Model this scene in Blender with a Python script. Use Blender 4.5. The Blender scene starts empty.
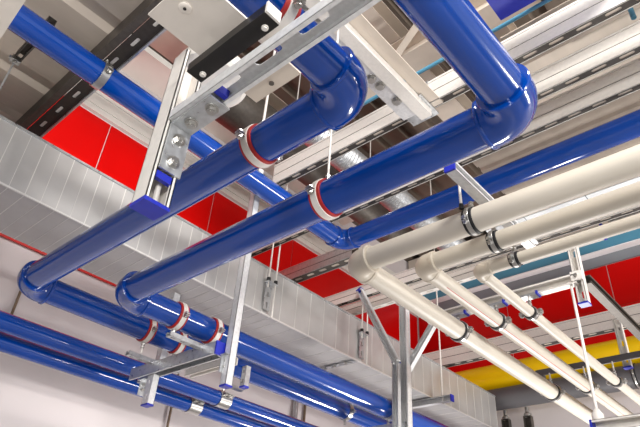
import bpy, bmesh, math, random
from mathutils import Vector, Matrix
from mathutils.geometry import tessellate_polygon
random.seed(7)
C = bpy.context.scene.collection
ZO = 1.6                      # eye height: heights below are written above the eye
X = Vector((1, 0, 0)); Y = Vector((0, 1, 0)); Z = Vector((0, 0, 1))

# ------------------------------------------------------------------ materials
def lin(c):
    c = c / 255.0
    return c / 12.92 if c <= 0.04045 else ((c + 0.055) / 1.055) ** 2.4
def rgb(r, g, b): return (lin(r), lin(g), lin(b), 1)
MATS = {}
def mat(name, col, metal=0.0, rough=0.5, var=0.0, scale=20, bump=0.0, coat=0.0, stretch=None, rvar=0.0, spec=0.5):
    m = bpy.data.materials.new(name); m.use_nodes = True
    nt = m.node_tree; n = nt.nodes; l = nt.links
    p = n['Principled BSDF']
    p.inputs['Metallic'].default_value = metal; p.inputs['Roughness'].default_value = rough
    p.inputs['Base Color'].default_value = col
    p.inputs['Specular IOR Level'].default_value = spec
    if coat:
        p.inputs['Coat Weight'].default_value = coat; p.inputs['Coat Roughness'].default_value = 0.05
    tc = n.new('ShaderNodeTexCoord'); mp = n.new('ShaderNodeMapping')
    l.new(tc.outputs['Object'], mp.inputs['Vector'])
    if stretch: mp.inputs['Scale'].default_value = stretch
    nz = n.new('ShaderNodeTexNoise'); nz.inputs['Scale'].default_value = scale; nz.inputs['Detail'].default_value = 5
    l.new(mp.outputs['Vector'], nz.inputs['Vector'])
    if var:
        mx = n.new('ShaderNodeMixRGB'); mx.blend_type = 'MULTIPLY'; mx.inputs['Fac'].default_value = 1
        rp = n.new('ShaderNodeMapRange')
        rp.inputs['From Min'].default_value = 0.3; rp.inputs['From Max'].default_value = 0.7
        rp.inputs['To Min'].default_value = 1 - var; rp.inputs['To Max'].default_value = 1 + var * 0.4
        l.new(nz.outputs['Fac'], rp.inputs['Value'])
        mx.inputs['Color1'].default_value = col
        l.new(rp.outputs['Result'], mx.inputs['Color2']); l.new(mx.outputs['Color'], p.inputs['Base Color'])
    if rvar:
        r2 = n.new('ShaderNodeMapRange'); r2.inputs['From Min'].default_value = 0.3; r2.inputs['From Max'].default_value = 0.7
        r2.inputs['To Min'].default_value = max(0.02, rough - rvar); r2.inputs['To Max'].default_value = rough + rvar
        l.new(nz.outputs['Fac'], r2.inputs['Value']); l.new(r2.outputs['Result'], p.inputs['Roughness'])
    if bump:
        bp = n.new('ShaderNodeBump'); bp.inputs['Strength'].default_value = bump; bp.inputs['Distance'].default_value = 0.01
        l.new(nz.outputs['Fac'], bp.inputs['Height']); l.new(bp.outputs['Normal'], p.inputs['Normal'])
    MATS[name] = m
    return m
mat('blue_paint', rgb(0, 60, 146), 0.0, 0.14, 0.10, 3, 0.02, coat=0.4, spec=0.5)
mat('white_plastic', rgb(204, 196, 182), 0.0, 0.45, 0.04, 4)
mat('white_socket', rgb(194, 184, 168), 0.0, 0.45, 0.05, 4)
mat('galvanised', rgb(198, 200, 202), 0.75, 0.36, 0.16, 40, rvar=0.1)
mat('galv_bright', rgb(226, 226, 226), 0.35, 0.42, 0.12, 60, rvar=0.08)
mat('galv_pale', rgb(226, 221, 214), 0.12, 0.5, 0.07, 45, rvar=0.08)
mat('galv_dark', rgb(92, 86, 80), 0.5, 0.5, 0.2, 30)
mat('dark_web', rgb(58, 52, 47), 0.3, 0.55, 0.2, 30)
mat('steel', rgb(190, 188, 184), 0.9, 0.28, 0.1, 30)
mat('duct_sheet', rgb(196, 194, 192), 0.5, 0.42, 0.10, 5, 0.03, rvar=0.08)
mat('duct_seam', rgb(230, 228, 224), 0.45, 0.38, 0.05, 8)
mat('red_rubber', rgb(170, 26, 20), 0, 0.5, 0.1, 30)
mat('black_rubber', rgb(22, 22, 24), 0, 0.55, 0.1, 30)
mat('blue_cap', rgb(26, 40, 168), 0, 0.42, 0.08, 20)
mat('red_panel', rgb(214, 4, 3), 0, 0.30, 0.05, 2, spec=0.35)
mat('red_edge', rgb(198, 26, 18), 0, 0.4, 0.05, 2)
mat('white_wall', rgb(214, 206, 206), 0, 0.7, 0.07, 0.9)
mat('white_trim', rgb(232, 228, 220), 0, 0.5, 0.05, 3)
mat('teal_paint', rgb(92, 158, 188), 0, 0.4, 0.06, 3)
mat('grey_panel', rgb(136, 142, 148), 0, 0.35, 0.06, 3)
mat('yellow_paint', rgb(246, 204, 0), 0, 0.35, 0.05, 3)
mat('grey_lagging', rgb(92, 90, 92), 0.1, 0.5, 0.08, 3)
mat('beige_deck', rgb(196, 184, 170), 0.1, 0.5, 0.10, 1.6, stretch=(0.6, 6, 3))
mat('beige_beam', rgb(206, 194, 180), 0.05, 0.55, 0.08, 6)
mat('brown_deck', rgb(104, 93, 82), 0.05, 0.6, 0.14, 3)
mat('black_metal', rgb(30, 28, 27), 0.2, 0.38, 0.12, 30)
mat('white_plate', rgb(226, 218, 208), 0, 0.5, 0.06, 12)
mat('floor_paint', rgb(168, 166, 164), 0, 0.35, 0.1, 2)
mat('cable_brown', rgb(120, 100, 80), 0, 0.6)
mat('lamp_white', rgb(246, 250, 252), 0, 0.4)
mat('red_line', rgb(205, 80, 80), 0, 0.5)

# ------------------------------------------------------------------ mesh kit
def V(p): return p if isinstance(p, Vector) else Vector(p)
class MB:
    def __init__(s): s.bm = bmesh.new(); s.mi = 0; s.ms = []
    def m(s, name):
        if name not in s.ms: s.ms.append(name)
        s.mi = s.ms.index(name); return s
    def face(s, vs):
        try: f = s.bm.faces.new(vs); f.material_index = s.mi; return f
        except ValueError: return None
    def obox(s, c, a, b, d):
        c, a, b, d = V(c), V(a), V(b), V(d); v = []
        for i in (-1, 1):
            for j in (-1, 1):
                for k in (-1, 1): v.append(s.bm.verts.new(c + a * i + b * j + d * k))
        for q in ((0,1,3,2),(4,6,7,5),(0,4,5,1),(2,3,7,6),(0,2,6,4),(1,5,7,3)): s.face([v[i] for i in q])
        return s
    def box(s, x0, x1, y0, y1, z0, z1):
        return s.obox(((x0+x1)/2, (y0+y1)/2, (z0+z1)/2), X*((x1-x0)/2), Y*((y1-y0)/2), Z*((z1-z0)/2))
    def frame(s, d):
        d = V(d).normalized(); u = d.cross(Z if abs(d.z) < 0.9 else X).normalized(); return d, u, d.cross(u)
    def loops(s, rings, closed=False, cap=True):
        rv = [[s.bm.verts.new(p) for p in r] for r in rings]; n = len(rv[0]); k = len(rv)
        for i in range(k if closed else k - 1):
            a, b = rv[i], rv[(i+1) % k]
            for j in range(n): s.face([a[j], a[(j+1) % n], b[(j+1) % n], b[j]])
        if cap and not closed: s.face(rv[0][::-1]); s.face(rv[-1])
        return s
    def cyl(s, p0, p1, r, n=20, r2=None):
        p0, p1 = V(p0), V(p1); d, u, w = s.frame(p1 - p0); r2 = r if r2 is None else r2
        mk = lambda c, q: [c + (u*math.cos(t*2*math.pi/n) + w*math.sin(t*2*math.pi/n))*q for t in range(n)]
        return s.loops([mk(p0, r), mk(p1, r2)])
    def lathe(s, c, d, prof, n=32):           # prof: (distance along d, radius)
        c = V(c); d, u, w = s.frame(d)
        return s.loops([[c + d*a + (u*math.cos(t*2*math.pi/n) + w*math.sin(t*2*math.pi/n))*max(q, 1e-4) for t in range(n)] for a, q in prof])
    def tube(s, pts, r, n=12):
        pts = [V(p) for p in pts]; rings = []; u = None
        for i, p in enumerate(pts):
            d = (pts[min(i+1, len(pts)-1)] - pts[max(i-1, 0)]).normalized()
            if u is None: u = d.cross(Z if abs(d.z) < 0.9 else X).normalized()
            u = (u - d*u.dot(d)).normalized(); w = d.cross(u)
            rings.append([p + (u*math.cos(t*2*math.pi/n) + w*math.sin(t*2*math.pi/n))*r for t in range(n)])
        return s.loops(rings)
    def band(s, c, d, ri, ro, wd, n=40, bev=0.0):
        c = V(c); d, u, w = s.frame(d); h = wd/2; R = []
        prof = [(-h, ri), (-h, ro-bev), (-h+bev, ro), (h-bev, ro), (h, ro-bev), (h, ri)] if bev else [(-h, ri), (-h, ro), (h, ro), (h, ri)]
        for t in range(n):
            e = u*math.cos(t*2*math.pi/n) + w*math.sin(t*2*math.pi/n)
            R.append([c + d*a + e*q for a, q in prof])
        return s.loops(R, closed=True)
    def hexa(s, c, d, r, h):
        c = V(c); d = V(d).normalized(); return s.cyl(c, c + d*h, r, 6)
    def prism(s, pts, vec):
        pts = [V(p) for p in pts]; vec = V(vec)
        a = [s.bm.verts.new(p) for p in pts]; b = [s.bm.verts.new(p + vec) for p in pts]
        s.face(a[::-1]); s.face(b)
        for i in range(len(a)): s.face([a[i], a[(i+1) % len(a)], b[(i+1) % len(a)], b[i]])
        return s
    def slotted(s, o, d, e, nrm, L, w, t, pitch, sl, sw, off=0.5, n=5):
        """flat web from o along d (length L), width w along e, thickness t along nrm, with capsule slots"""
        o, d, e, nrm = V(o), V(d), V(e), V(nrm); k = max(1, int(round(L/pitch))); pl = L/k
        for i in range(k):
            a0, a1 = i*pl, (i+1)*pl; cx = a0 + pl*off
            outer = [(a0, -w/2), (a1, -w/2), (a1, w/2), (a0, w/2)]
            inner = []; hl = sl/2 - sw/2
            for j in range(n+1):
                t_ = -math.pi/2 + math.pi*j/n; inner.append((cx + hl + math.cos(t_)*sw/2, math.sin(t_)*sw/2))
            for j in range(n+1):
                t_ = math.pi/2 + math.pi*j/n; inner.append((cx - hl + math.cos(t_)*sw/2, math.sin(t_)*sw/2))
            P = [Vector((p[0], p[1], 0)) for p in outer]; Q = [Vector((p[0], p[1], 0)) for p in inner]
            tri = tessellate_polygon([P, Q]); allp = P + Q
            lo = [s.bm.verts.new(o + d*p.x + e*p.y) for p in allp]; hi = [s.bm.verts.new(o + d*p.x + e*p.y + nrm*t) for p in allp]
            for f in tri: s.face([lo[q] for q in f]); s.face([hi[q] for q in f][::-1])
            m_ = len(Q)
            for j in range(m_): s.face([lo[4+j], lo[4+(j+1) % m_], hi[4+(j+1) % m_], hi[4+j]])
        return s
    def channel(s, p0, p1, op, w=0.06, h=0.06, t=0.003, lip=0.013, pitch=0.0, sl=0.06, sw=0.022, off=0.5, web=None, side=None):
        """C-section strut on the centre line p0-p1, open towards op"""
        p0, p1 = V(p0), V(p1); d = (p1-p0); L = d.length; d.normalize(); op = V(op); op = (op - d*op.dot(d)).normalized(); e = d.cross(op)
        c = (p0+p1)/2; base = s.ms[s.mi] if s.ms else None
        if web: s.m(web)
        if pitch: s.slotted(p0 - op*(h/2), d, e, op, L, w, t, pitch, sl, sw, off)
        else: s.obox(c - op*(h/2 - t/2), d*(L/2), e*(w/2), op*(t/2))
        if web: s.m(base)
        for q in (-1, 1):
            s.obox(c + e*q*(w/2 - t/2), d*(L/2), e*(t/2), op*(h/2))
            s.obox(c + e*q*(w/2 - lip/2) + op*(h/2 - t/2), d*(L/2), e*(lip/2), op*(t/2))
            s.obox(c + e*q*(w/2 - lip + t/2) + op*(h/2 - 0.005), d*(L/2), e*(t/2), op*0.005)
        return s
    def build(s, name, parent=None, loc=None, smooth=35):
        for f in s.bm.faces: f.smooth = True
        bmesh.ops.recalc_face_normals(s.bm, faces=s.bm.faces[:])
        if parent is not None: loc = parent['_w']
        loc = Vector(loc) if loc is not None else Vector((0, 0, 0))
        for v in s.bm.verts: v.co -= loc
        me = bpy.data.meshes.new(name); s.bm.to_mesh(me); s.bm.free()
        for n_ in s.ms: me.materials.append(MATS[n_])
        me.set_sharp_from_angle(angle=math.radians(smooth))
        o = bpy.data.objects.new(name, me); C.objects.link(o)
        o['_w'] = list(loc)
        if parent is not None: o.parent = parent
        else: o.location = loc
        return o
def H(x, y, h): return Vector((x, y, h + ZO))
def tag(o, label, cat, group=None, kind=None):
    o['label'] = label; o['category'] = cat
    if group: o['group'] = group
    if kind: o['kind'] = kind
    return o
def thing(name, label, cat, loc, group=None):
    o = bpy.data.objects.new(name, None); o.empty_display_size = 0.05; C.objects.link(o)
    o.location = loc; o['_w'] = list(loc); return tag(o, label, cat, group)
def structure(name, b, loc=None):
    o = b.build(name, None, loc or (0, 0, 0)); o['kind'] = 'structure'; return o
def single(name, b, label, cat, loc, group=None): return tag(b.build(name, None, loc), label, cat, group)

# ------------------------------------------------------------------ pipes
def arc(p, a, b, R, n=14):
    """fillet centre line at corner p: comes in along a, leaves along b"""
    a, b = V(a).normalized(), V(b).normalized(); c = p - a*R + b*R; pts = []
    for i in range(n+1):
        t = math.pi/2*i/n; pts.append(c - b*R*math.cos(t) + a*R*math.sin(t))
    return pts
def pipe_run(name, label, cat, pts, r, m, em, Rb=1.3, fat=1.16, collar=0.03, sockets=False, joints=()):
    """pts: corner points.  straight sections and elbows are parts"""
    root = thing(name, label, cat, pts[0])
    R = r*Rb
    for i in range(len(pts)-1):
        a, b = pts[i], pts[i+1]; d = (b-a).normalized()
        s0 = a + d*R if i > 0 else a; s1 = b - d*R if i < len(pts)-2 else b
        MB().m(m).cyl(s0, s1, r, 48).build('pipe_section', root)
    for i in range(1, len(pts)-1):
        a = (pts[i]-pts[i-1]).normalized(); b = (pts[i+1]-pts[i]).normalized()
        e = MB().m(em); path = [pts[i] - a*(R+collar)] + arc(pts[i], a, b, R) + [pts[i] + b*(R+collar)]
        e.tube(path, r*fat, 48); el = e.build('elbow', root)
        for q, dd in ((pts[i] - a*(R+collar*0.75), a), (pts[i] + b*(R+collar*0.75), b)):
            MB().m(em).band(q, dd, r*0.99, r*fat*1.05, collar*0.6, 48, bev=0.004).build('collar', el)
    return root
RB = 0.081; HP = 1.6; H2 = 1.55; R2 = 0.083
P1 = [H(-3.0, 0.985, HP), H(1.155, 0.985, HP), H(1.155, 3.585, HP), H(7.42, 3.585, HP)]
P2 = [H(-3.0, 0.54, H2), H(1.558, 0.54, H2), H(1.558, 3.10, H2), H(7.40, 3.10, H2)]
P3 = [H(-3.0, 2.68, 2.6), H(3.16, 2.75, 2.6), H(3.16, -2.5, 2.6)]
pipe_run('blue_pipe', 'glossy blue pipe with two elbows, upper left one of the pair crossing the middle', 'pipe', P1, RB, 'blue_paint', 'blue_paint')
pipe_run('blue_pipe', 'glossy blue pipe whose big elbow stands in front of the white channels at upper right', 'pipe', P2, R2, 'blue_paint', 'blue_paint')
pipe_run('blue_pipe', 'blue pipe higher up, from the top left corner behind the others to the right edge', 'pipe', P3, RB, 'blue_paint', 'blue_paint', fat=1.07)
single('blue_pipe', MB().m('blue_paint').cyl(H(-2.5, 4.1, 1.50), H(7.2, 4.1, 1.50), 0.065, 40),
       'straight blue pipe at lower left, upper one of the two lowest pipes', 'pipe', H(2.4, 4.1, 1.50))
single('blue_pipe', MB().m('blue_paint').cyl(H(-2.5, 4.3, 1.437), H(7.2, 4.3, 1.437), 0.0635, 40),
       'straight blue pipe at lower left, lowest pipe of all against the white wall', 'pipe', H(2.4, 4.3, 1.437))

W = [(2.163, 1.777, 0.061), (2.388, 1.50, 0.048), (2.605, 1.28, 0.033)]
wl = ['thickest cream white pipe with an elbow under the blue pipe', 'middle cream white pipe with a thin red line and an elbow', 'thinnest cream white pipe with a small elbow']
wroots = []
for (wx, wy, wr), lb in zip(W, wl):
    rt = pipe_run('white_pipe', lb, 'pipe', [H(wx, -2.5, 1.6), H(wx, wy, 1.6), H(7.7, wy, 1.6)], wr, 'white_plastic', 'white_socket', Rb=1.03, fat=1.18, collar=0.045)
    wroots.append(rt)
# thin red marking line on the middle white pipe (a quarter of the way round, facing down and out)
def mark(a0, a1, root, ang, y, r):
    b = MB().m('red_line'); pts0 = []; pts1 = []
    for a in (ang-0.03, ang+0.03):
        pts0.append(H(a0, y + math.cos(a)*(r+0.0006), 1.6 + math.sin(a)*(r+0.0006)))
        pts1.append(H(a1, y + math.cos(a)*(r+0.0006), 1.6 + math.sin(a)*(r+0.0006)))
    b.prism([pts0[0], pts1[0], pts1[1], pts0[1]], (0, 0, -0.0005))
    o = b.build('marking_line', root); o['label'] = 'thin red line printed along the pipe'
mark(2.6, 7.6, wroots[1], math.radians(-118), 1.50, 0.048)

# ------------------------------------------------------------------ clamps
def clamp(label, c, ax, r, style, up=None, down=None, ear=None, group=None, rod_r=0.006):
    """pipe clamp: ring, lining, ears with bolts, nut and threaded rod"""
    c = V(c); ax = V(ax)
    root = thing('pipe_clamp', label, 'pipe clamp', c, group)
    wd = {'red': 0.034, 'black': 0.022, 'bare': 0.125 if r < 0.07 else 0.05}[style]
    t0 = 0.008 if style == 'red' else 0.006 if style == 'black' else 0.0015
    if style != 'bare':
        MB().m('red_rubber' if style == 'red' else 'black_rubber').band(c, ax, r*0.995, r+t0, wd+(0.030 if style == 'red' else 0.030 if style == 'black' else 0.0), 48, bev=0.002).build('rubber_lining', root)
    MB().m('galv_pale' if style == 'red' else 'steel').band(c, ax, r+t0*0.7, r+t0+0.005, wd, 48, bev=0.001).build('ring', root)
    ear = V(ear) if ear is not None else Z.cross(ax); ear = (ear - ax*ear.dot(ax)).normalized(); tn = ax.cross(ear)
    for q in (-1, 1):
        e = c + ear*q*(r+t0+0.018)
        el = MB().m('steel')
        for k in (-1, 1): el.obox(e + tn*k*0.006, ear*0.018, ax*wd*0.42, tn*0.0025)
        lug = el.build('lug', root)
        MB().m('steel').cyl(e - tn*0.022, e + tn*0.022, 0.006, 12).hexa(e + tn*0.009, tn, 0.0135, 0.010).hexa(e - tn*0.019, tn, 0.0135, 0.010).build('bolt', lug)
    for tgt, sg in ((up, 1), (down, -1)):
        if tgt is None: continue
        b0 = c + Z*sg*(r+t0)
        MB().m('steel').hexa(b0, Z*sg, 0.014, 0.024).hexa(b0 + Z*sg*0.034, Z*sg, 0.013, 0.010).build('nut', root)
        MB().m('galv_pale').cyl(b0 + Z*sg*0.02, H(c.x, c.y, tgt), rod_r, 12).build('threaded_rod', root)
    return root
clamp('red-lined clamp on the upper left blue pipe, lower left of its big elbow', H(1.155, 1.49, HP), Y, RB, 'red', up=2.75, ear=X + Z*0.1)
clamp('red-lined clamp in the centre of the picture on the lower blue pipe', H(1.558, 1.465, H2), Y, R2, 'red', up=2.75, ear=X + Z*0.1)
clamp('red-lined clamp at the top edge behind the long slotted channel', H(0.745, 0.985, HP), X, RB, 'red', up=2.75, ear=Y + Z*0.1)
clamp('red-lined clamp on the blue pipe left of the cross channel, lower left one', H(2.04, 3.585, HP), X, RB, 'red', down=1.43, ear=Y + Z*0.15)
clamp('red-lined clamp beside the far elbow of the lower blue pipe, above the cross channel', H(1.955, 3.10, H2), X, R2, 'red', down=1.43, ear=Y + Z*0.15)
clamp('red-lined clamp half hidden behind the vertical strut', H(2.25, 3.10, H2), X, R2, 'red', down=1.43, ear=Y + Z*0.15)
clamp('red-lined clamp between the two blue pipes above the cross channel', H(2.31, 3.585, HP), X, RB, 'red', down=1.43, ear=Y + Z*0.15)
clamp('bare steel clamp on the blue pipe end at the bottom centre, left one', H(4.27, 3.585, HP), X, RB, 'bare', down=1.47, ear=Y + Z*0.15)
clamp('bare steel clamp on the blue pipe at the bottom centre beside the tall strut', H(4.28, 3.10, H2), X, R2, 'bare', down=1.47, ear=Y + Z*0.15)
clamp('wide silver clamp on the upper of the two lowest blue pipes', H(3.21, 4.1, 1.50), X, 0.065, 'bare', up=1.62, ear=Y*-1 + Z*0.3)
clamp('wide silver clamp on the lowest blue pipe', H(3.06, 4.3, 1.437), X, 0.0635, 'bare', up=1.55, ear=Y*-1 + Z*0.3)
clamp('steel clamp on the high blue pipe at upper left under the slotted channel', H(0.842, 2.723, 2.6), X, RB, 'bare', up=2.74, ear=Y + Z*0.2)
wn = ['thickest', 'middle', 'thinnest']
for i, (wx, wy, wr) in enumerate(W):
    clamp('black-lined clamp on the %s white pipe before its elbow, near the blue pipe' % wn[i], H(wx, 1.065, 1.6), Y, wr, 'black', up=1.715, ear=X + Z*0.4)
    clamp('black-lined clamp on the %s white pipe in front of the red wall' % wn[i], H(3.25, wy, 1.6), X, wr, 'black', up=1.72, ear=Y + Z*0.1)
    clamp('black-lined clamp on the %s white pipe in front of the yellow pipe' % wn[i], H(4.70, wy, 1.6), X, wr, 'black', up=1.76, ear=Y + Z*0.1)

# ------------------------------------------------------------------ strut channels
def cap(root, c, d, w, h, op, t=0.006):
    d = V(d).normalized(); op = V(op); op = (op - d*op.dot(d)).normalized(); e = d.cross(op)
    o = MB().m('blue_cap').obox(V(c) + d*t*0.5, d*t, e*(w/2+0.002), op*(h/2+0.002)).build('end_cap', root)
    o['label'] = 'blue plastic end cap'; return o
def strut(label, p0, p1, op, w=0.06, h=0.06, m='galvanised', pitch=0.06, sl=0.034, sw=0.016, caps=(), group=None, name='strut_channel', cat='strut channel', web=None, off=0.5):
    p0, p1 = V(p0), V(p1)
    root = thing(name, label, cat, p0, group)
    MB().m(m).channel(p0, p1, op, w, h, pitch=pitch, sl=sl, sw=sw, web=web, off=off).build('channel', root)
    d = p1 - p0
    if 0 in caps: cap(root, p0, -d, w, h, op)
    if 1 in caps: cap(root, p1, d, w, h, op)
    return root
# the near hanger: horizontal slotted channel and the vertical one
nh = strut('long slotted steel channel, near and large across the upper left, open side down', H(0.647, 1.248, 1.219), H(0.647, -0.9, 1.219), -Z, 0.070, 0.038,
           'galv_bright', pitch=0.165, sl=0.10, sw=0.024, off=0.34)
MB().m('blue_cap').box(0.624, 0.670, 1.042, 1.060, 1.206+ZO, 1.232+ZO).build('insert', nh)
nv = strut('white vertical strut hanging at upper left with a blue capped lower end', H(0.650, 1.287, 0.913), H(0.650, 1.287, 1.52), -Y, 0.080, 0.070, 'galv_pale', pitch=0, caps=(0,))
MB().m('blue_cap').obox(H(0.650, 1.262, 1.005), X*0.030, Y*0.008, Z*0.012).build('insert', nv)
MB().m('galv_pale').cyl(H(0.660, 1.29, 0.92), H(0.660, 1.29, 1.15), 0.009, 12).build('threaded_rod', nv)
gp = thing('angle_bracket', 'bent steel corner plate with four hexagon bolts joining near channel and vertical strut', 'bracket', H(0.66, 1.2, 1.19))
MB().m('galvanised').prism([H(0.622, 1.250, 1.197), H(0.622, 1.064, 1.197), H(0.696, 1.064, 1.197), H(0.696, 1.250, 1.197)], (0, 0, -0.006)).build('flange', gp)
MB().m('galvanised').prism([H(0.622, 1.250, 1.197), H(0.696, 1.250, 1.197), H(0.696, 1.250, 1.022), H(0.622, 1.250, 1.022)], (0, -0.006, 0)).build('flange', gp)
for yy in (1.100, 1.195):
    MB().m('steel').cyl(H(0.660, yy, 1.191), H(0.660, yy, 1.187), 0.021, 24).hexa(H(0.660, yy, 1.188), -Z, 0.0155, 0.012).cyl(H(0.660, yy, 1.177), H(0.660, yy, 1.173), 0.009, 16).build('bolt', gp)
for zz in (1.145, 1.060):
    MB().m('steel').cyl(H(0.660, 1.245, zz), H(0.660, 1.241, zz), 0.021, 24).hexa(H(0.660, 1.242, zz), -Y, 0.0155, 0.012).cyl(H(0.660, 1.231, zz), H(0.660, 1.227, zz), 0.009, 16).build('bolt', gp)
tp = thing('mounting_plate', 'pale flat plate between the near slotted channel and the big upper elbow', 'plate', H(0.76, 0.97, 1.29))
MB().m('beige_beam').prism([H(0.690, 0.872, 1.288), H(0.783, 0.872, 1.288), H(0.783, 1.060, 1.288), H(0.690, 1.060, 1.288)], (0, 0, 0.006)).build('plate', tp)
MB().m('galv_dark').cyl(H(0.755, 0.965, 1.288), H(0.755, 0.965, 1.284), 0.008, 16).build('bolt', tp)
bk = thing('mounting_rail', 'black steel rail running beside the near slotted channel', 'rail', H(0.603, 1.14, 1.3))
MB().m('black_metal').box(0.574, 0.629, 0.812, 1.142, 1.300+ZO, 1.335+ZO).build('rail', bk)
MB().m('galv_pale').box(0.576, 0.627, 0.804, 0.811, 1.302+ZO, 1.345+ZO).build('end_plate', bk)
for yy in (1.11, 0.845):
    MB().m('galv_pale').cyl(H(0.610, yy, 1.3005), H(0.610, yy, 1.296), 0.010, 20).hexa(H(0.610, yy, 1.297), -Z, 0.007, 0.005).build('bolt', bk)
wp = thing('mounting_plate', 'white rectangular plate with a round washer and bolt at the top left', 'plate', H(0.5, 1.0, 1.36))
MB().m('white_plate').prism([H(0.400, 1.114, 1.362), H(0.597, 1.114, 1.362), H(0.597, 0.905, 1.362), H(0.400, 0.905, 1.362)], (0, 0, 0.006)).build('plate', wp)
MB().m('white_plate').lathe(H(0.453, 1.012, 1.362), -Z, [(-0.001, 0.019), (0.003, 0.019), (0.005, 0.016), (0.005, 0.006)]).m('black_metal').cyl(H(0.453, 1.012, 1.358), H(0.453, 1.012, 1.3555), 0.005, 12).build('washer', wp)
wc = MB().m('white_plate').prism([H(-0.15, 1.72, 1.40), H(0.182, 1.72, 1.40), H(0.150, 1.28, 1.40), H(-0.15, 1.28, 1.40)], (0, 0, 0.012))
single('mounting_plate', wc, 'white plate corner cut off by the top left corner of the picture', 'plate', H(0.1, 1.2, 1.4))

# hanger under the far pair of pipes
strut('tall vertical strut seen between the blue pipes behind the lower left cross channel', H(2.34, 3.80, 1.42), H(2.34, 3.80, 2.07), X, 0.06, 0.06, 'galv_bright', pitch=0.1)
cs = strut('short galvanised cross channel carrying the blue pipes at lower left, capped at right', H(2.215, 3.90, 1.375), H(2.215, 2.925, 1.375), -Z, 0.085, 0.085, pitch=0.1, caps=(1,))
strut('tall vertical galvanised strut crossing in front of the duct left of centre', H(2.262, 2.875, 1.14), H(2.262, 2.875, 2.86), X, 0.055, 0.055, 'galv_bright', pitch=0, caps=(0,))
strut('short vertical strut with blue foot under the left end of the lower left cross channel', H(2.225, 3.66, 1.13), H(2.225, 3.66, 1.338), X, 0.075, 0.05, 'galv_bright', pitch=0.1, caps=(0,))
strut('short vertical strut with blue cap between the lowest blue pipes', H(2.54, 3.03, 1.24), H(2.54, 3.03, 1.38), X, 0.045, 0.04, 'galvanised', pitch=0.08, caps=(0,))
for (x0, x1, y, hh, lb) in ((1.98, 2.42, 3.66, 1.43, 'small rail under the left red-lined clamp of the lower left hanger'), (1.92, 2.38, 3.10, 1.42, 'small rail under the right red-lined clamps of the lower left hanger')):
    strut(lb, H(x0, y, hh-0.005), H(x1, y, hh-0.005), Z, 0.05, 0.03, pitch=0.08, sl=0.04, sw=0.014, name='mounting_rail', cat='rail')
for (x0, y, hh, lb) in ((3.24, 4.0, 1.60, 'small steel saddle bracket above the silver clamp of the upper lowest pipe'), (3.10, 4.20, 1.53, 'small steel saddle bracket above the silver clamp of the lowest pipe')):
    b = MB().m('galvanised').channel(H(x0-0.07, y, hh), H(x0+0.09, y, hh), Z, 0.05, 0.025)
    single('saddle_bracket', b, lb, 'bracket', H(x0, y, hh))
for (y, lb) in ((2.90, 'angle cleat joining cross channel and tall strut at lower left'), (3.80, 'angle cleat at the left end of the lower left cross channel')):
    b = MB().m('galvanised').box(2.21, 2.27, y-0.045, y+0.045, 1.332+ZO, 1.338+ZO).box(2.21, 2.27, y-0.005, y+0.001, 1.22+ZO, 1.338+ZO)
    o = single('angle_cleat', b, lb, 'bracket', H(2.24, y, 1.335))
    for zz in (1.26, 1.30): MB().m('steel').hexa(H(2.24, y-0.006, zz), -Y, 0.012, 0.01).build('bolt', o)

strut('pale short channel just behind the right half of the lower left cross channel', H(2.40, 3.50, 1.375), H(2.40, 3.0, 1.375), -Z, 0.06, 0.05, 'galv_pale', pitch=0)
# second hanger at x = 4.3: column, two braces, cross channel
strut('vertical galvanised strut right of centre, standing between two diagonal braces', H(4.31, 2.925, 1.10), H(4.31, 2.925, 2.86), -X, 0.075, 0.07, 'galv_bright', pitch=0, caps=(0,))
strut('second vertical strut open to the front, left of the one between the braces', H(4.22, 2.965, 1.10), H(4.22, 2.965, 1.93), -X, 0.06, 0.05, 'galv_bright', pitch=0.1, caps=(0, 1))
strut('diagonal brace with blue cap rising to the left of the right hand vertical strut', H(4.15, 2.91, 1.90), H(4.15, 3.35, 2.745), -X, 0.06, 0.05, 'galv_bright', pitch=0.12, caps=(1,))
strut('diagonal brace rising to the right of the right hand vertical strut', H(4.36, 2.97, 1.86), H(4.36, 2.60, 2.33), -X, 0.06, 0.05, 'galv_bright', pitch=0.12)
strut('short cross channel under the blue pipes at the bottom centre', H(4.32, 3.72, 1.40), H(4.32, 2.93, 1.40), -Z, 0.06, 0.05, pitch=0.1)
# duct support rail with rod
dr = strut('galvanised rail with blue end cap carrying the underside of the duct', H(5.66, 4.3, 2.045), H(5.66, 3.245, 2.045), -X, 0.07, 0.06, 'galv_bright', pitch=0, caps=(1,))
MB().m('galv_pale').cyl(H(5.66, 3.36, 2.0), H(5.66, 3.36, 5.1), 0.009, 10).build('threaded_rod', dr)

# cross channels over the white pipes
wb = strut('galvanised cross channel over the white pipes beside the right end of the big blue pipe', H(1.90, 1.02, 1.745), H(2.78, 1.02, 1.745), Y*-1, 0.055, 0.05, 'galv_bright', pitch=0.08, caps=(0,))
rh = thing('rod_hanger', 'thin rod with a black tip hanging beside the thickest white pipe clamp', 'rod', H(2.10, 1.085, 1.65))
MB().m('galv_pale').cyl(H(2.10, 1.085, 1.67), H(2.10, 1.085, 1.88), 0.007, 12).build('rod', rh)
MB().m('black_rubber').cyl(H(2.10, 1.085, 1.645), H(2.10, 1.085, 1.672), 0.011, 12).build('tip', rh)
MB().m('steel').lathe(H(2.10, 1.085, 1.87), Z, [(0, 0.012), (0.004, 0.02), (0.03, 0.02), (0.034, 0.01)], 16).build('swivel', rh)
strut('beige cross channel over the white pipes in front of the red wall', H(3.28, 2.02, 1.755), H(3.28, 0.98, 1.755), -X, 0.065, 0.05, 'galv_pale', pitch=0.12)
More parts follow.
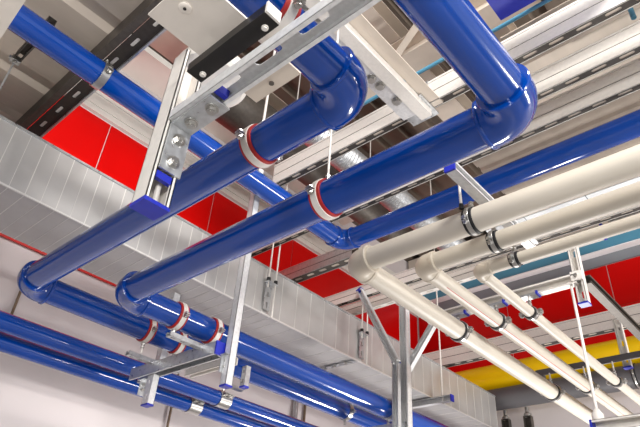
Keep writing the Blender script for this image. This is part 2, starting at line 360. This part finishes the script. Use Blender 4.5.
for i, (wx, wy, wr) in enumerate(W):
    b = MB().m('galvanised').box(3.235, 3.30, wy-0.05, wy+0.05, 1.712+ZO, 1.726+ZO)
    o = single('clamp_plate', b, 'small steel plate over the %s white pipe at the cross channel' % wn[i], 'plate', H(3.26, wy, 1.72))
    c_ = MB().m('blue_cap').box(3.235, 3.295, wy-0.062, wy-0.051, 1.71+ZO, 1.735+ZO).build('end_cap', o); c_['label'] = 'blue plastic end cap'
va = strut('short vertical slotted strut with blue cap at the right, in front of the red wall', H(3.30, 0.975, 1.60), H(3.30, 0.975, 2.02), X*-1, 0.055, 0.055, 'galv_pale', pitch=0.12, sl=0.05, sw=0.022, caps=(0,))
MB().m('galv_pale').box(3.255, 3.27, 0.945, 1.01, 1.74+ZO, 1.80+ZO).build('bracket_plate', va)
MB().m('steel').cyl(H(3.254, 0.978, 1.77), H(3.245, 0.978, 1.77), 0.011, 16).build('bolt', va)
strut('galvanised channel running from the short vertical strut towards the red wall at right', H(3.36, 0.955, 1.78), H(5.2, 0.955, 1.78), -Y, 0.055, 0.055, 'galv_dark', pitch=0.12)
rr = thing('threaded_rod', 'long thin white rod hanging on the right in front of the white pipes', 'rod', H(3.27, 1.02, 1.10))
MB().m('galv_pale').cyl(H(3.27, 1.02, 0.98), H(3.27, 1.02, 1.72), 0.0085, 12).build('rod', rr)
MB().m('galv_pale').lathe(H(3.27, 1.02, 0.93), Z, [(0, 0.03), (0.03, 0.03), (0.06, 0.012)], 16).build('foot', rr)
strut('rail with a blue end cap at the lower right edge below the long rod', H(3.27, 1.05, 0.90), H(3.27, 0.2, 0.90), -X, 0.06, 0.06, 'galv_pale', pitch=0, caps=(0,))
gb = single('flat_bar', MB().m('grey_lagging').box(4.72, 4.735, 0.2, 1.90, 1.76+ZO, 1.81+ZO).box(4.70, 4.75, 1.83, 1.89, 1.735+ZO, 1.76+ZO),
            'dark grey flat bar over the white pipes in front of the yellow pipe', 'bar', H(4.72, 1.2, 1.8))
vs = strut('short slotted bracket with blue cap before the yellow pipe at the right edge', H(5.0, 1.25, 1.80), H(5.0, 1.25, 2.22), -X, 0.06, 0.05, 'galv_pale', pitch=0.12, sl=0.05, sw=0.02, caps=(0,))

# ------------------------------------------------------------------ tall slotted beams along y
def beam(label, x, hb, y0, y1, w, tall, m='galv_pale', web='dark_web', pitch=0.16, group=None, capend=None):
    """stacked channels: pale side faces with a groove, slotted underside darkened for channel shade, backed by an added pale strip"""
    root = thing('slotted_beam', label, 'beam', H(x, y0, hb), group)
    lo = 0.45*tall; b = MB().m(m); L = abs(y1-y0); t = 0.003
    for q, s_ in ((x, 1), (x+w, -1)):
        def bx(a, c, z0, z1): b.box(min(q+s_*a, q+s_*c), max(q+s_*a, q+s_*c), y0, y1, hb+z0+ZO, hb+z1+ZO)
        bx(0, t, 0, lo); bx(0.0, t, lo+0.007, tall*0.90); bx(-0.002, t, tall*0.90+0.003, tall)
        bx(0, 0.006, 0, t)
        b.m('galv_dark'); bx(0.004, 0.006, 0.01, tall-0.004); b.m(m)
    b.build('side_wall', root)
    MB().m('beige_beam').box(x+0.006, x+w-0.006, y0, y1, hb+0.0085+ZO, hb+0.011+ZO).build('backing_strip', root)  # added strip, makes the slots look as if light shows through
    MB().m(web).slotted(H(x+w/2, y0, hb+0.003), Y, X, Z, L, w-0.010, 0.003, pitch, pitch*0.55, w*0.36).build('slotted_web', root)['label'] = 'slotted underside of the beam, darkened for channel shade'  # default web colour imitates the unlit inside of an open channel
    if capend is not None:
        o = MB().m('blue_cap').box(x-0.003, x+w+0.003, capend-0.01, capend+0.012, hb-0.003+ZO, hb+tall+0.003+ZO).build('end_cap', root); o['label'] = 'blue plastic end cap'
    return root
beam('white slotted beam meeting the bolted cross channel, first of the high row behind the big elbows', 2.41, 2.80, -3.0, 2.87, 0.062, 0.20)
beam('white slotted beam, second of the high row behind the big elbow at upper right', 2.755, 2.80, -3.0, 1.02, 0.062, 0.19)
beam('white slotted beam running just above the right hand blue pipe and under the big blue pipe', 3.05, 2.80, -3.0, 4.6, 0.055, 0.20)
beam('galvanised beam crossing the red wall left of the white elbows', 3.46, 2.66, 2.9, 4.9, 0.10, 0.14, 'galvanised', 'galv_dark')
beam('pale beam behind the thickest white elbow, above the duct', 4.20, 2.70, -2.5, 4.9, 0.06, 0.13)
beam('pale beam with a blue end cap seen between the two thinner white pipes', 4.46, 2.70, 1.06, 4.9, 0.06, 0.12, web='galv_pale', capend=1.06)
beam('lavender tinted beam between the thinner white pipes at the right edge', 4.46, 2.72, -2.5, 1.0, 0.06, 0.11, 'galvanised')
beam('wide white beam low across the red wall at the right', 6.10, 2.62, -1.5, 4.3, 0.10, 0.20)
single('cable_trunking', MB().m('lamp_white').box(3.98, 4.06, -2.5, 1.85, 2.80+ZO, 2.84+ZO).m('grey_panel').box(3.979, 4.061, 1.50, 1.506, 2.799+ZO, 2.841+ZO).box(3.979, 4.061, 1.0, 1.006, 2.799+ZO, 2.841+ZO),
       'slim bright white trunking showing between the two thicker white pipes', 'trunking', H(4.0, 0.5, 2.8))

# ------------------------------------------------------------------ upper left: deck, edge channel, bracket
def deck_along_x(b, x0, x1, y0, y1, hb, pitch, deep, flat=0.6, th=0.01):
    """folded sheet, ribs running along x"""
    y = y0; pts = []
    while y < y1:
        pts += [(y, 0), (y+pitch*flat*0.9, 0), (y+pitch*flat, deep), (y+pitch*0.9, deep)]; y += pitch
    pts.append((y, 0))
    r0 = [H(x0, p, hb+q) for p, q in pts] + [H(x0, p, hb+q+th) for p, q in pts[::-1]]
    r1 = [H(x1, p, hb+q) for p, q in pts] + [H(x1, p, hb+q+th) for p, q in pts[::-1]]
    a = [b.bm.verts.new(p) for p in r0]; c = [b.bm.verts.new(p) for p in r1]; n = len(a)
    for i in range(n): b.face([a[i], a[(i+1) % n], c[(i+1) % n], c[i]])
    m_ = len(pts)
    for i in range(m_-1):
        b.face([a[i], a[i+1], a[n-2-i], a[n-1-i]]); b.face([c[i], c[i+1], c[n-2-i], c[n-1-i]])
def deck_along_y(b, x0, x1, y0, y1, hb, pitch, deep, flat=0.6, th=0.01):
    x = x0; pts = []
    while x < x1:
        pts += [(x, 0), (x+pitch*flat*0.9, 0), (x+pitch*flat, deep), (x+pitch*0.9, deep)]; x += pitch
    pts.append((x, 0))
    a = [b.bm.verts.new(H(p, y0, hb+q)) for p, q in pts] + [b.bm.verts.new(H(p, y0, hb+q+th)) for p, q in pts[::-1]]
    c = [b.bm.verts.new(H(p, y1, hb+q)) for p, q in pts] + [b.bm.verts.new(H(p, y1, hb+q+th)) for p, q in pts[::-1]]
    n = len(a)
    for i in range(n): b.face([a[i], a[(i+1) % n], c[(i+1) % n], c[i]])
    for i in range(len(pts)-1):
        b.face([a[i], a[i+1], a[n-2-i], a[n-1-i]]); b.face([c[i], c[i+1], c[n-2-i], c[n-1-i]])
b = MB().m('beige_deck'); deck_along_x(b, -4.0, 0.80, 0.2, 4.7, 2.93, 0.42, 0.035, 0.7)
single('ceiling_deck', b, 'beige folded sheet metal deck filling the upper left corner', 'deck', H(-1, 2.4, 2.93))
ec = thing('edge_channel', 'dark slotted channel along the edge of the beige deck at upper left', 'strut channel', H(0.85, 4.3, 2.75))
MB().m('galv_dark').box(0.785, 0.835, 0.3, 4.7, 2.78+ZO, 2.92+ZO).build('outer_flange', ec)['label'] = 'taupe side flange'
MB().m('galvanised').box(0.932, 0.945, 0.3, 4.7, 2.76+ZO, 2.92+ZO).build('inner_flange', ec)
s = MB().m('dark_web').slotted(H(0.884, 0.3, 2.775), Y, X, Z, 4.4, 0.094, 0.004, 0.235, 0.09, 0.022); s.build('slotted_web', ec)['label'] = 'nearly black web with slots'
MB().m('galv_pale').box(0.845, 0.925, 0.3, 4.7, 2.781+ZO, 2.785+ZO).build('backing_strip', ec)
sb = thing('deck_bracket', 'small strut stub under the beige deck left of the edge channel, holding a wire', 'bracket', H(0.46, 3.12, 2.72))
MB().m('galv_dark').channel(H(0.47, 2.70, 2.72), H(0.47, 3.11, 2.72), -Z, 0.05, 0.045).build('channel', sb)
MB().m('steel').obox(H(0.465, 3.14, 2.70), X*0.03, Y*0.022, Z*0.016).hexa(H(0.465, 3.14, 2.68), -Z, 0.014, 0.014).hexa(H(0.44, 3.14, 2.70), -X, 0.012, 0.014).build('nut', sb)
MB().m('galvanised').cyl(H(0.465, 3.15, 2.69), H(0.465, 3.15, 2.0), 0.006, 10).build('wire', sb)

# ------------------------------------------------------------------ duct
def duct():
    root = thing('air_duct', 'long rectangular galvanised air duct with folded seams under the red wall band', 'duct', H(3, 3.8, 2.09))
    x0, x1, y0, y1, z0, z1 = -2.6, 7.22, 3.5, 4.10, 2.09, 2.525
    MB().m('duct_sheet').box(x0, x1, y0, y1, z0+ZO, z1+ZO).build('casing', root)
    b = MB().m('duct_seam'); x = x0 + 0.05; i = 0
    while x < x1:
        p = 0.105 if x < 3.2 else 0.19
        wd = 0.0028 if i % 2 else 0.0016
        b.box(x-wd, x+wd, y0-0.0025, y0+0.01, z0+ZO, z1+ZO); b.box(x-wd, x+wd, y0, y1, z0-0.0025+ZO, z0+0.01+ZO)
        x += p; i += 1
    b.build('folded_seams', root)
    MB().m('duct_seam').box(x0, x1, y0-0.006, y0+0.006, z0-0.004+ZO, z0+0.008+ZO).build('corner_bead', root)
    MB().m('galvanised').box(x0, x1, y0-0.012, y0+0.02, z1-0.004+ZO, z1+0.012+ZO).build('top_flange', root)
    return root
duct()
def duct_hanger(x, label, lo=2.12, rod=True):
    r = thing('duct_hanger', label, 'bracket', H(x, 3.46, 2.1))
    MB().m('galvanised').slotted(H(x, 3.485, lo), Z, X, -Y, 0.30, 0.075, 0.006, 0.10, 0.055, 0.022).build('slotted_plate', r)
    b = MB().m('galvanised').box(x-0.045, x+0.075, 3.44, 3.486, lo+0.25+ZO, lo+0.262+ZO); b.build('shelf', r)
    for dx in (-0.03, 0.055):
        MB().m('galv_pale').cyl(H(x+dx, 3.455, lo+0.2), H(x+dx, 3.455, 5.1 if dx > 0 else 2.9), 0.007, 10).build('threaded_rod', r)
        MB().m('black_rubber').hexa(H(x+dx, 3.455, lo+0.265), Z, 0.018, 0.03).build('nut', r)
    MB().m('galv_pale').cyl(H(x+0.055, 3.455, lo-0.06), H(x+0.055, 3.455, lo+0.2), 0.007, 10).build('rod_tail', r)
duct_hanger(3.04, 'slotted hanger bracket with black nuts on the duct side left of centre')
duct_hanger(4.36, 'slotted hanger bracket on the duct side behind the diagonal brace')
r = thing('duct_joint_bracket', 'slotted bracket strip lying under the duct at the lower centre', 'bracket', H(4.3, 3.7, 2.08))
MB().m('galvanised').slotted(H(4.30, 3.52, 2.078), Y, X, Z, 0.44, 0.06, 0.006, 0.11, 0.07, 0.03).build('slotted_plate', r)
for yy in (3.60, 3.74, 3.88): MB().m('steel').hexa(H(4.27, yy, 2.078), -Z, 0.016, 0.03).build('bolt', r)

# ------------------------------------------------------------------ room
XF, YF = 7.75, 5.0
CE = 5.2
b = MB().m('white_wall').box(-5, XF+0.2, YF, YF+0.2, 0, CE+ZO); structure('wall_back', b, (0, YF, 0))
b = MB().m('brown_deck').box(-4.4, -4.2, -6, YF+0.2, 0, CE+ZO); structure('wall_left', b, (-4.4, 0, 0))  # out of view, put in to block world light from this side
b = MB().m('white_wall').box(XF, XF+0.2, -6, YF+0.2, 0, CE+ZO); structure('wall_right', b, (XF, 0, 0))
b = MB().m('floor_paint').box(-5, XF+0.2, -6, YF+0.2, -0.1, 0); structure('floor', b)
b = MB().m('brown_deck'); deck_along_x(b, -5, XF+0.2, -6, YF+0.2, CE, 0.34, 0.09, 0.55); structure('ceiling', b, (0, 0, CE+ZO))
# red band on the back wall, in panels with pale joints
def panels(axis, lo, hi, cuts, hb, ht, m, name, th=0.012, gap=0.012):
    b = MB().m(m); ed = [lo] + cuts + [hi]
    for a, c in zip(ed[:-1], ed[1:]):
        a += gap/2; c -= gap/2
        if axis == 'x': b.box(a, c, YF-th, YF-0.001, hb+ZO, ht+ZO)
        else: b.box(XF-th, XF-0.001, a, c, hb+ZO, ht+ZO)
    return structure(name, b, (0, 0, 0))
panels('x', -3.0, 7.73, [-2.0, -0.5, 0.7, 1.83, 3.3, 4.7, 6.2], 2.52, 4.23, 'red_panel', 'trim_1')
b = MB().m('red_edge').box(-3, 7.7, YF-0.03, YF-0.013, 2.515+ZO, 2.56+ZO); structure('trim_2', b)
b = MB().m('white_trim')
for k in range(7): b.box(-3, 7.70, YF-0.05-0.006*(k % 2), YF-0.001, 4.25+k*0.075+ZO, 4.25+k*0.075+0.068+ZO)
structure('trim_3', b)
panels('y', -5.5, 4.97, [-3.5, -1.4, 0.0, 1.90, 3.4], 3.03, 4.23, 'red_panel', 'trim_4')
b = MB().m('red_edge').box(XF-0.024, XF-0.012, -5.5, 4.97, 3.60+ZO, 3.612+ZO); structure('trim_5', b)
b = MB().m('grey_panel').box(XF-0.03, XF-0.001, -5.5, 4.95, 4.24+ZO, 4.385+ZO); structure('trim_6', b)
b = MB().m('teal_paint').box(XF-0.16, XF-0.001, -5.5, 4.95, 4.40+ZO, 4.62+ZO).m('lamp_white').box(XF-0.165, XF-0.001, -5.5, 4.95, 4.385+ZO, 4.40+ZO)
structure('trim_7', b)
b = MB().m('beige_beam').box(XF-0.3, XF-0.001, -5.5, 4.95, 4.66+ZO, 5.18+ZO); structure('trim_8', b)
yp = thing('yellow_pipe', 'large bright yellow pipe running along the right wall under the red panels', 'pipe', H(7.45, 2, 2.9))
MB().m('yellow_paint').cyl(H(7.53, -3, 2.88), H(7.53, 4.9, 2.88), 0.19, 48).build('pipe_body', yp)
gy = thing('grey_pipe', 'dark grey lagged pipe directly below the yellow pipe', 'pipe', H(7.4, 2, 2.6))
MB().m('grey_lagging').cyl(H(7.40, -3, 2.545), H(7.40, 4.9, 2.545), 0.14, 48).build('pipe_body', gy)
clamp('large black-lined clamp on the dark grey pipe at the right edge', H(7.40, 1.78, 2.545), Y, 0.14, 'black')
for (y, lb) in ((3.51, 'upright steel post under the grey pipe beside the duct end'), (3.205, 'upright steel post under the grey pipe right of its neighbour')):
    r = thing('support_post', lb, 'post', H(7.5, y, -1.6))
    MB().m('galv_dark').channel(H(7.5, y, -1.59), H(7.5, y, 2.30), -X, 0.10, 0.08, pitch=0).build('post', r)
    MB().m('steel').lathe(H(7.5, y, 2.30), Z, [(0, 0.05), (0.03, 0.05), (0.05, 0.025), (0.12, 0.025)], 16).build('head', r)
for (x, lb, m_) in ((1.575, 'thin brown cable on the white wall behind the left far elbow', 'cable_brown'), (3.29, 'thin brown cable on the white wall under the lowest blue pipe', 'cable_brown')):
    single('wall_cable', MB().m(m_).cyl(H(x, 4.97, -1.59), H(x, 4.97, 2.4), 0.012, 8), lb, 'cable', H(x, 4.97, -1.59))
single('wall_conduit', MB().m('galvanised').cyl(H(4.98, 4.95, -1.59), H(4.98, 4.95, 2.3), 0.03, 16), 'silver conduit on the white wall at the bottom centre', 'conduit', H(4.98, 4.95, -1.6))
single('wall_conduit', MB().m('cable_brown').cyl(H(5.16, 4.97, -1.59), H(5.16, 4.97, 2.3), 0.015, 16), 'thin brown conduit on the white wall right of the silver one', 'conduit', H(5.16, 4.97, -1.6))
for i, (x, h_) in enumerate(((1.62, 2.22), (1.80, 2.31))):
    single('wall_anchor', MB().m('grey_panel').lathe(H(x, 4.99, h_), -Y, [(0, 0.045), (0.02, 0.04), (0.03, 0.015)], 20), ['round grey wall anchor just above the left far elbow', 'round grey wall anchor beside the red strip end at left'][i], 'anchor', H(x, 4.99, h_))

# ------------------------------------------------------------------ overhead steelwork at top centre and right
def xch():
    r = thing('cross_channel', 'wide white channel with bolts descending behind the elbow at top centre', 'beam', H(1.3, 1.5, 2.72))
    MB().m('galv_pale').box(0.95, 2.46, 1.42, 1.435, 2.74+ZO, 2.80+ZO).box(0.95, 2.46, 1.42, 1.50, 2.74+ZO, 2.746+ZO).m('beige_beam').box(0.95, 2.46, 1.33, 1.418, 2.802+ZO, 2.808+ZO).build('angle', r)
    MB().m('galv_bright').box(0.95, 2.40, 1.44, 1.60, 2.75+ZO, 2.758+ZO).build('flange_plate', r)
    for (x, y) in ((1.97, 1.545), (2.05, 1.535), (2.22, 1.53), (1.35, 1.53), (1.45, 1.53)):
        MB().m('steel').cyl(H(x, y, 2.75), H(x, y, 2.745), 0.034, 20).hexa(H(x, y, 2.746), -Z, 0.025, 0.02).build('bolt', r)
    MB().m('galvanised').box(2.30, 2.52, 1.40, 1.60, 2.788+ZO, 2.797+ZO).box(2.395, 2.405, 1.40, 1.60, 2.79+ZO, 3.0+ZO).build('joint_plate', r)
xch()
def ibeam(label, p0, p1, w, h, m, name='steel_beam'):
    p0, p1 = V(p0), V(p1); d = (p1-p0).normalized(); e = d.cross(Z).normalized(); c = (p0+p1)/2; L = (p1-p0).length/2
    b = MB().m(m).obox(c + Z*0.006, d*L, e*(w/2), Z*0.006).obox(c + Z*(h-0.006), d*L, e*(w/2), Z*0.006).obox(c + Z*h/2, d*L, e*0.005, Z*(h/2-0.012))
    return single(name, b, label, 'beam', p0)
ibeam('beige steel beam along the top centre behind the right big pipe', H(2.96, -2.5, 4.0), H(2.96, 4.9, 4.0), 0.26, 0.24, 'beige_beam')
ibeam('beige steel beam crossing at top centre towards the right', H(1.0, 2.03, 4.25), H(6.0, 2.03, 4.25), 0.26, 0.24, 'beige_beam')
ibeam('beige steel cross beam behind the slotted beams right of the top centre', H(2.0, 1.25, 4.25), H(6.0, 1.25, 4.25), 0.26, 0.24, 'beige_beam')
ibeam('beige steel cross beam over the middle blue elbow', H(1.0, 3.6, 4.25), H(6.0, 3.6, 4.25), 0.30, 0.24, 'beige_beam')
single('roof_brace', MB().m('beige_beam').obox(H(2.72, 1.72, 4.05), (Vector((-0.10, -0.32, 0.12)))*1.0, Vector((0.03, -0.008, 0)), Z*0.006),
       'thin beige diagonal brace in the dark gap left of the right big pipe', 'brace', H(2.72, 1.72, 4.05))
wd = single('roof_duct', MB().m('white_trim').box(0.95, 5.5, 4.35, 4.80, 4.82+ZO, 4.90+ZO), 'pale duct high above the red panels at upper left', 'duct', H(2, 4.5, 4.8))
rd = single('roof_duct', MB().m('galv_dark').cyl(H(2.1, 3.45, 3.95), H(5.2, 3.45, 3.95), 0.22, 40), 'round dark grey duct high behind the near hanger', 'duct', H(2, 3.4, 4.0))
rd = single('roof_duct', MB().m('galvanised').lathe(H(2.6, 2.9, 3.7), X, [(i*0.02, 0.13 + (0.012 if i % 2 else 0)) for i in range(150)], 28), 'ribbed flexible silver duct high behind the elbow of the upper left pipe', 'duct', H(2.6, 2.9, 3.7))
lamp = thing('round_ceiling_lamp', 'round white ceiling fitting half hidden behind the near corner bracket', 'ceiling fitting', H(1.53, 2.69, 3.0))
MB().m('white_trim').lathe(H(1.50, 2.60, 3.0), Z, [(0.0, 0.02), (0.0, 0.235), (0.02, 0.262), (0.07, 0.27), (0.12, 0.255), (0.20, 0.19), (0.28, 0.05)], 48).build('housing', lamp)
MB().m('galv_pale').cyl(H(1.50, 2.64, 3.26), H(1.50, 2.64, 5.15), 0.02, 12).build('stem', lamp)
# trays above the beams at the right
for (x0, x1, hb, m_, lb) in ((2.62, 3.05, 3.30, 'beige_deck', 'beige folded tray above the first and second slotted beams at upper right'),
                             (3.10, 3.60, 3.30, 'beige_deck', 'beige folded tray above the second and third slotted beams at upper right'),
                             (3.66, 4.45, 3.30, 'beige_deck', 'beige folded tray just above the right hand blue pipe')):
    b = MB().m(m_); deck_along_y(b, x0, x1-0.1, -3.0, 0.95 if x0 < 3.5 else 1.75, hb, 0.16, 0.025, 0.6)
    single('cable_tray', b, lb, 'tray', H(x0, -1, hb))
b = MB().m('brown_deck'); deck_along_y(b, 2.10, 2.55, -3.0, 0.62, 3.05+0.25, 0.15, 0.03)
single('cable_tray', b, 'brownish folded tray at the top right beside the blue panel', 'tray', H(2.2, -1, 3.3))
single('ceiling_panel', MB().m('blue_cap').box(1.60, 2.265, 0.10, 0.80, 3.0+ZO, 3.05+ZO), 'flat dark blue panel at the top edge right of the big blue pipe', 'panel', H(2.0, 0.5, 3.0))
single('teal_pipe', MB().m('teal_paint').cyl(H(2.52, -3, 3.28), H(2.52, 3.4, 3.28), 0.014, 16), 'thin teal pipe running beside the blue panel at the top right', 'pipe', H(2.52, -3, 3.28))
single('teal_pipe', MB().m('teal_paint').cyl(H(2.80, 0.20, 3.08), H(2.80, 0.20, 3.28), 0.016, 16), 'short teal pipe stub hanging at the top right corner', 'pipe', H(2.80, 0.2, 3.08))
single('teal_pipe', MB().m('teal_paint').cyl(H(3.02, -1.0, 3.20), H(3.02, 0.62, 3.20), 0.018, 16), 'teal pipe between the second and third slotted beams', 'pipe', H(3.02, 0, 3.2))

# ------------------------------------------------------------------ light, world, camera
def area(name, loc, target, sx, sy, power, col=(1, 1, 1)):
    l = bpy.data.lights.new(name, 'AREA'); l.shape = 'RECTANGLE'; l.size = sx; l.size_y = sy; l.energy = power; l.color = col
    o = bpy.data.objects.new(name, l); C.objects.link(o); o.location = loc
    o.rotation_euler = (Vector(target) - Vector(loc)).to_track_quat('-Z', 'Y').to_euler(); return o
area('lamp_work_light', (6.5, 2.0, 0.9), (4.2, 2.9, 3.4), 0.6, 0.6, 130, (1.0, 0.98, 0.95))
area('fill_strip', (-1.5, -2.2, 3.0), (3, 3, 4.5), 3.0, 0.25, 165, (1.0, 0.97, 0.93))  # unseen strip light added behind the camera for pipe highlights
area('fill_strip_side', (-2.0, 0.2, 2.3), (3, 3, 3.8), 0.05, 2.4, 30, (0.95, 0.98, 1.0))  # thin unseen light added to draw streaks along the blue pipes
area('fill_near', (-1.0, 0.3, 0.5), (0.6, 1.2, 2.6), 0.4, 0.15, 14, (1.0, 0.98, 0.96))  # added fill that brightens the near channel and vertical strut
area('fill_high', (0.2, -1.5, 6.0), (3.5, 3, 4), 2.0, 0.6, 260, (1.0, 0.97, 0.94))  # unseen fill light added high behind the camera
area('fill_right', (6.0, -3.5, 2.2), (5.5, 3, 4), 2.5, 0.4, 240, (1.0, 0.97, 0.94))  # unseen light added to brighten the sides of the white pipes
l = bpy.data.lights.new('fill_spot', 'SPOT'); l.energy = 90; l.spot_size = 1.35; l.spot_blend = 0.5; l.shadow_soft_size = 0.08  # added spot without a fitting, lifts the red panels at left
o = bpy.data.objects.new('fill_spot', l); C.objects.link(o); o.location = (2.05, 3.1, 4.45); o.rotation_euler = Vector((-0.05, 1.0, 0.45)).to_track_quat('-Z', 'Y').to_euler()
w = bpy.data.worlds.new('world'); bpy.context.scene.world = w; w.use_nodes = True
bg = w.node_tree.nodes['Background']; bg.inputs['Color'].default_value = (0.93, 0.96, 1.0, 1); bg.inputs['Strength'].default_value = 0.85

cam = bpy.data.cameras.new('camera'); co = bpy.data.objects.new('camera', cam); C.objects.link(co)
cam.sensor_width = 36; cam.lens = 584.52/640*36; cam.clip_start = 0.05
Mr = [[0.66063206, 0.45911613, 0.59395089], [-0.74814992, 0.3373658, 0.5713633], [0.06194339, -0.82182522, 0.56636236]]
R = Matrix([[Mr[i][0], -Mr[i][1], -Mr[i][2]] for i in range(3)])
co.matrix_world = Matrix.Translation((0, 0, ZO)) @ R.to_4x4()
bpy.context.scene.camera = co
sc = bpy.context.scene
sc.view_settings.view_transform = 'Standard'; sc.view_settings.look = 'None'; sc.view_settings.gamma = 1
sc.view_settings.use_curve_mapping = False; sc.view_settings.exposure = 0.08
for o in sc.objects:
    if '_w' in o: del o['_w']
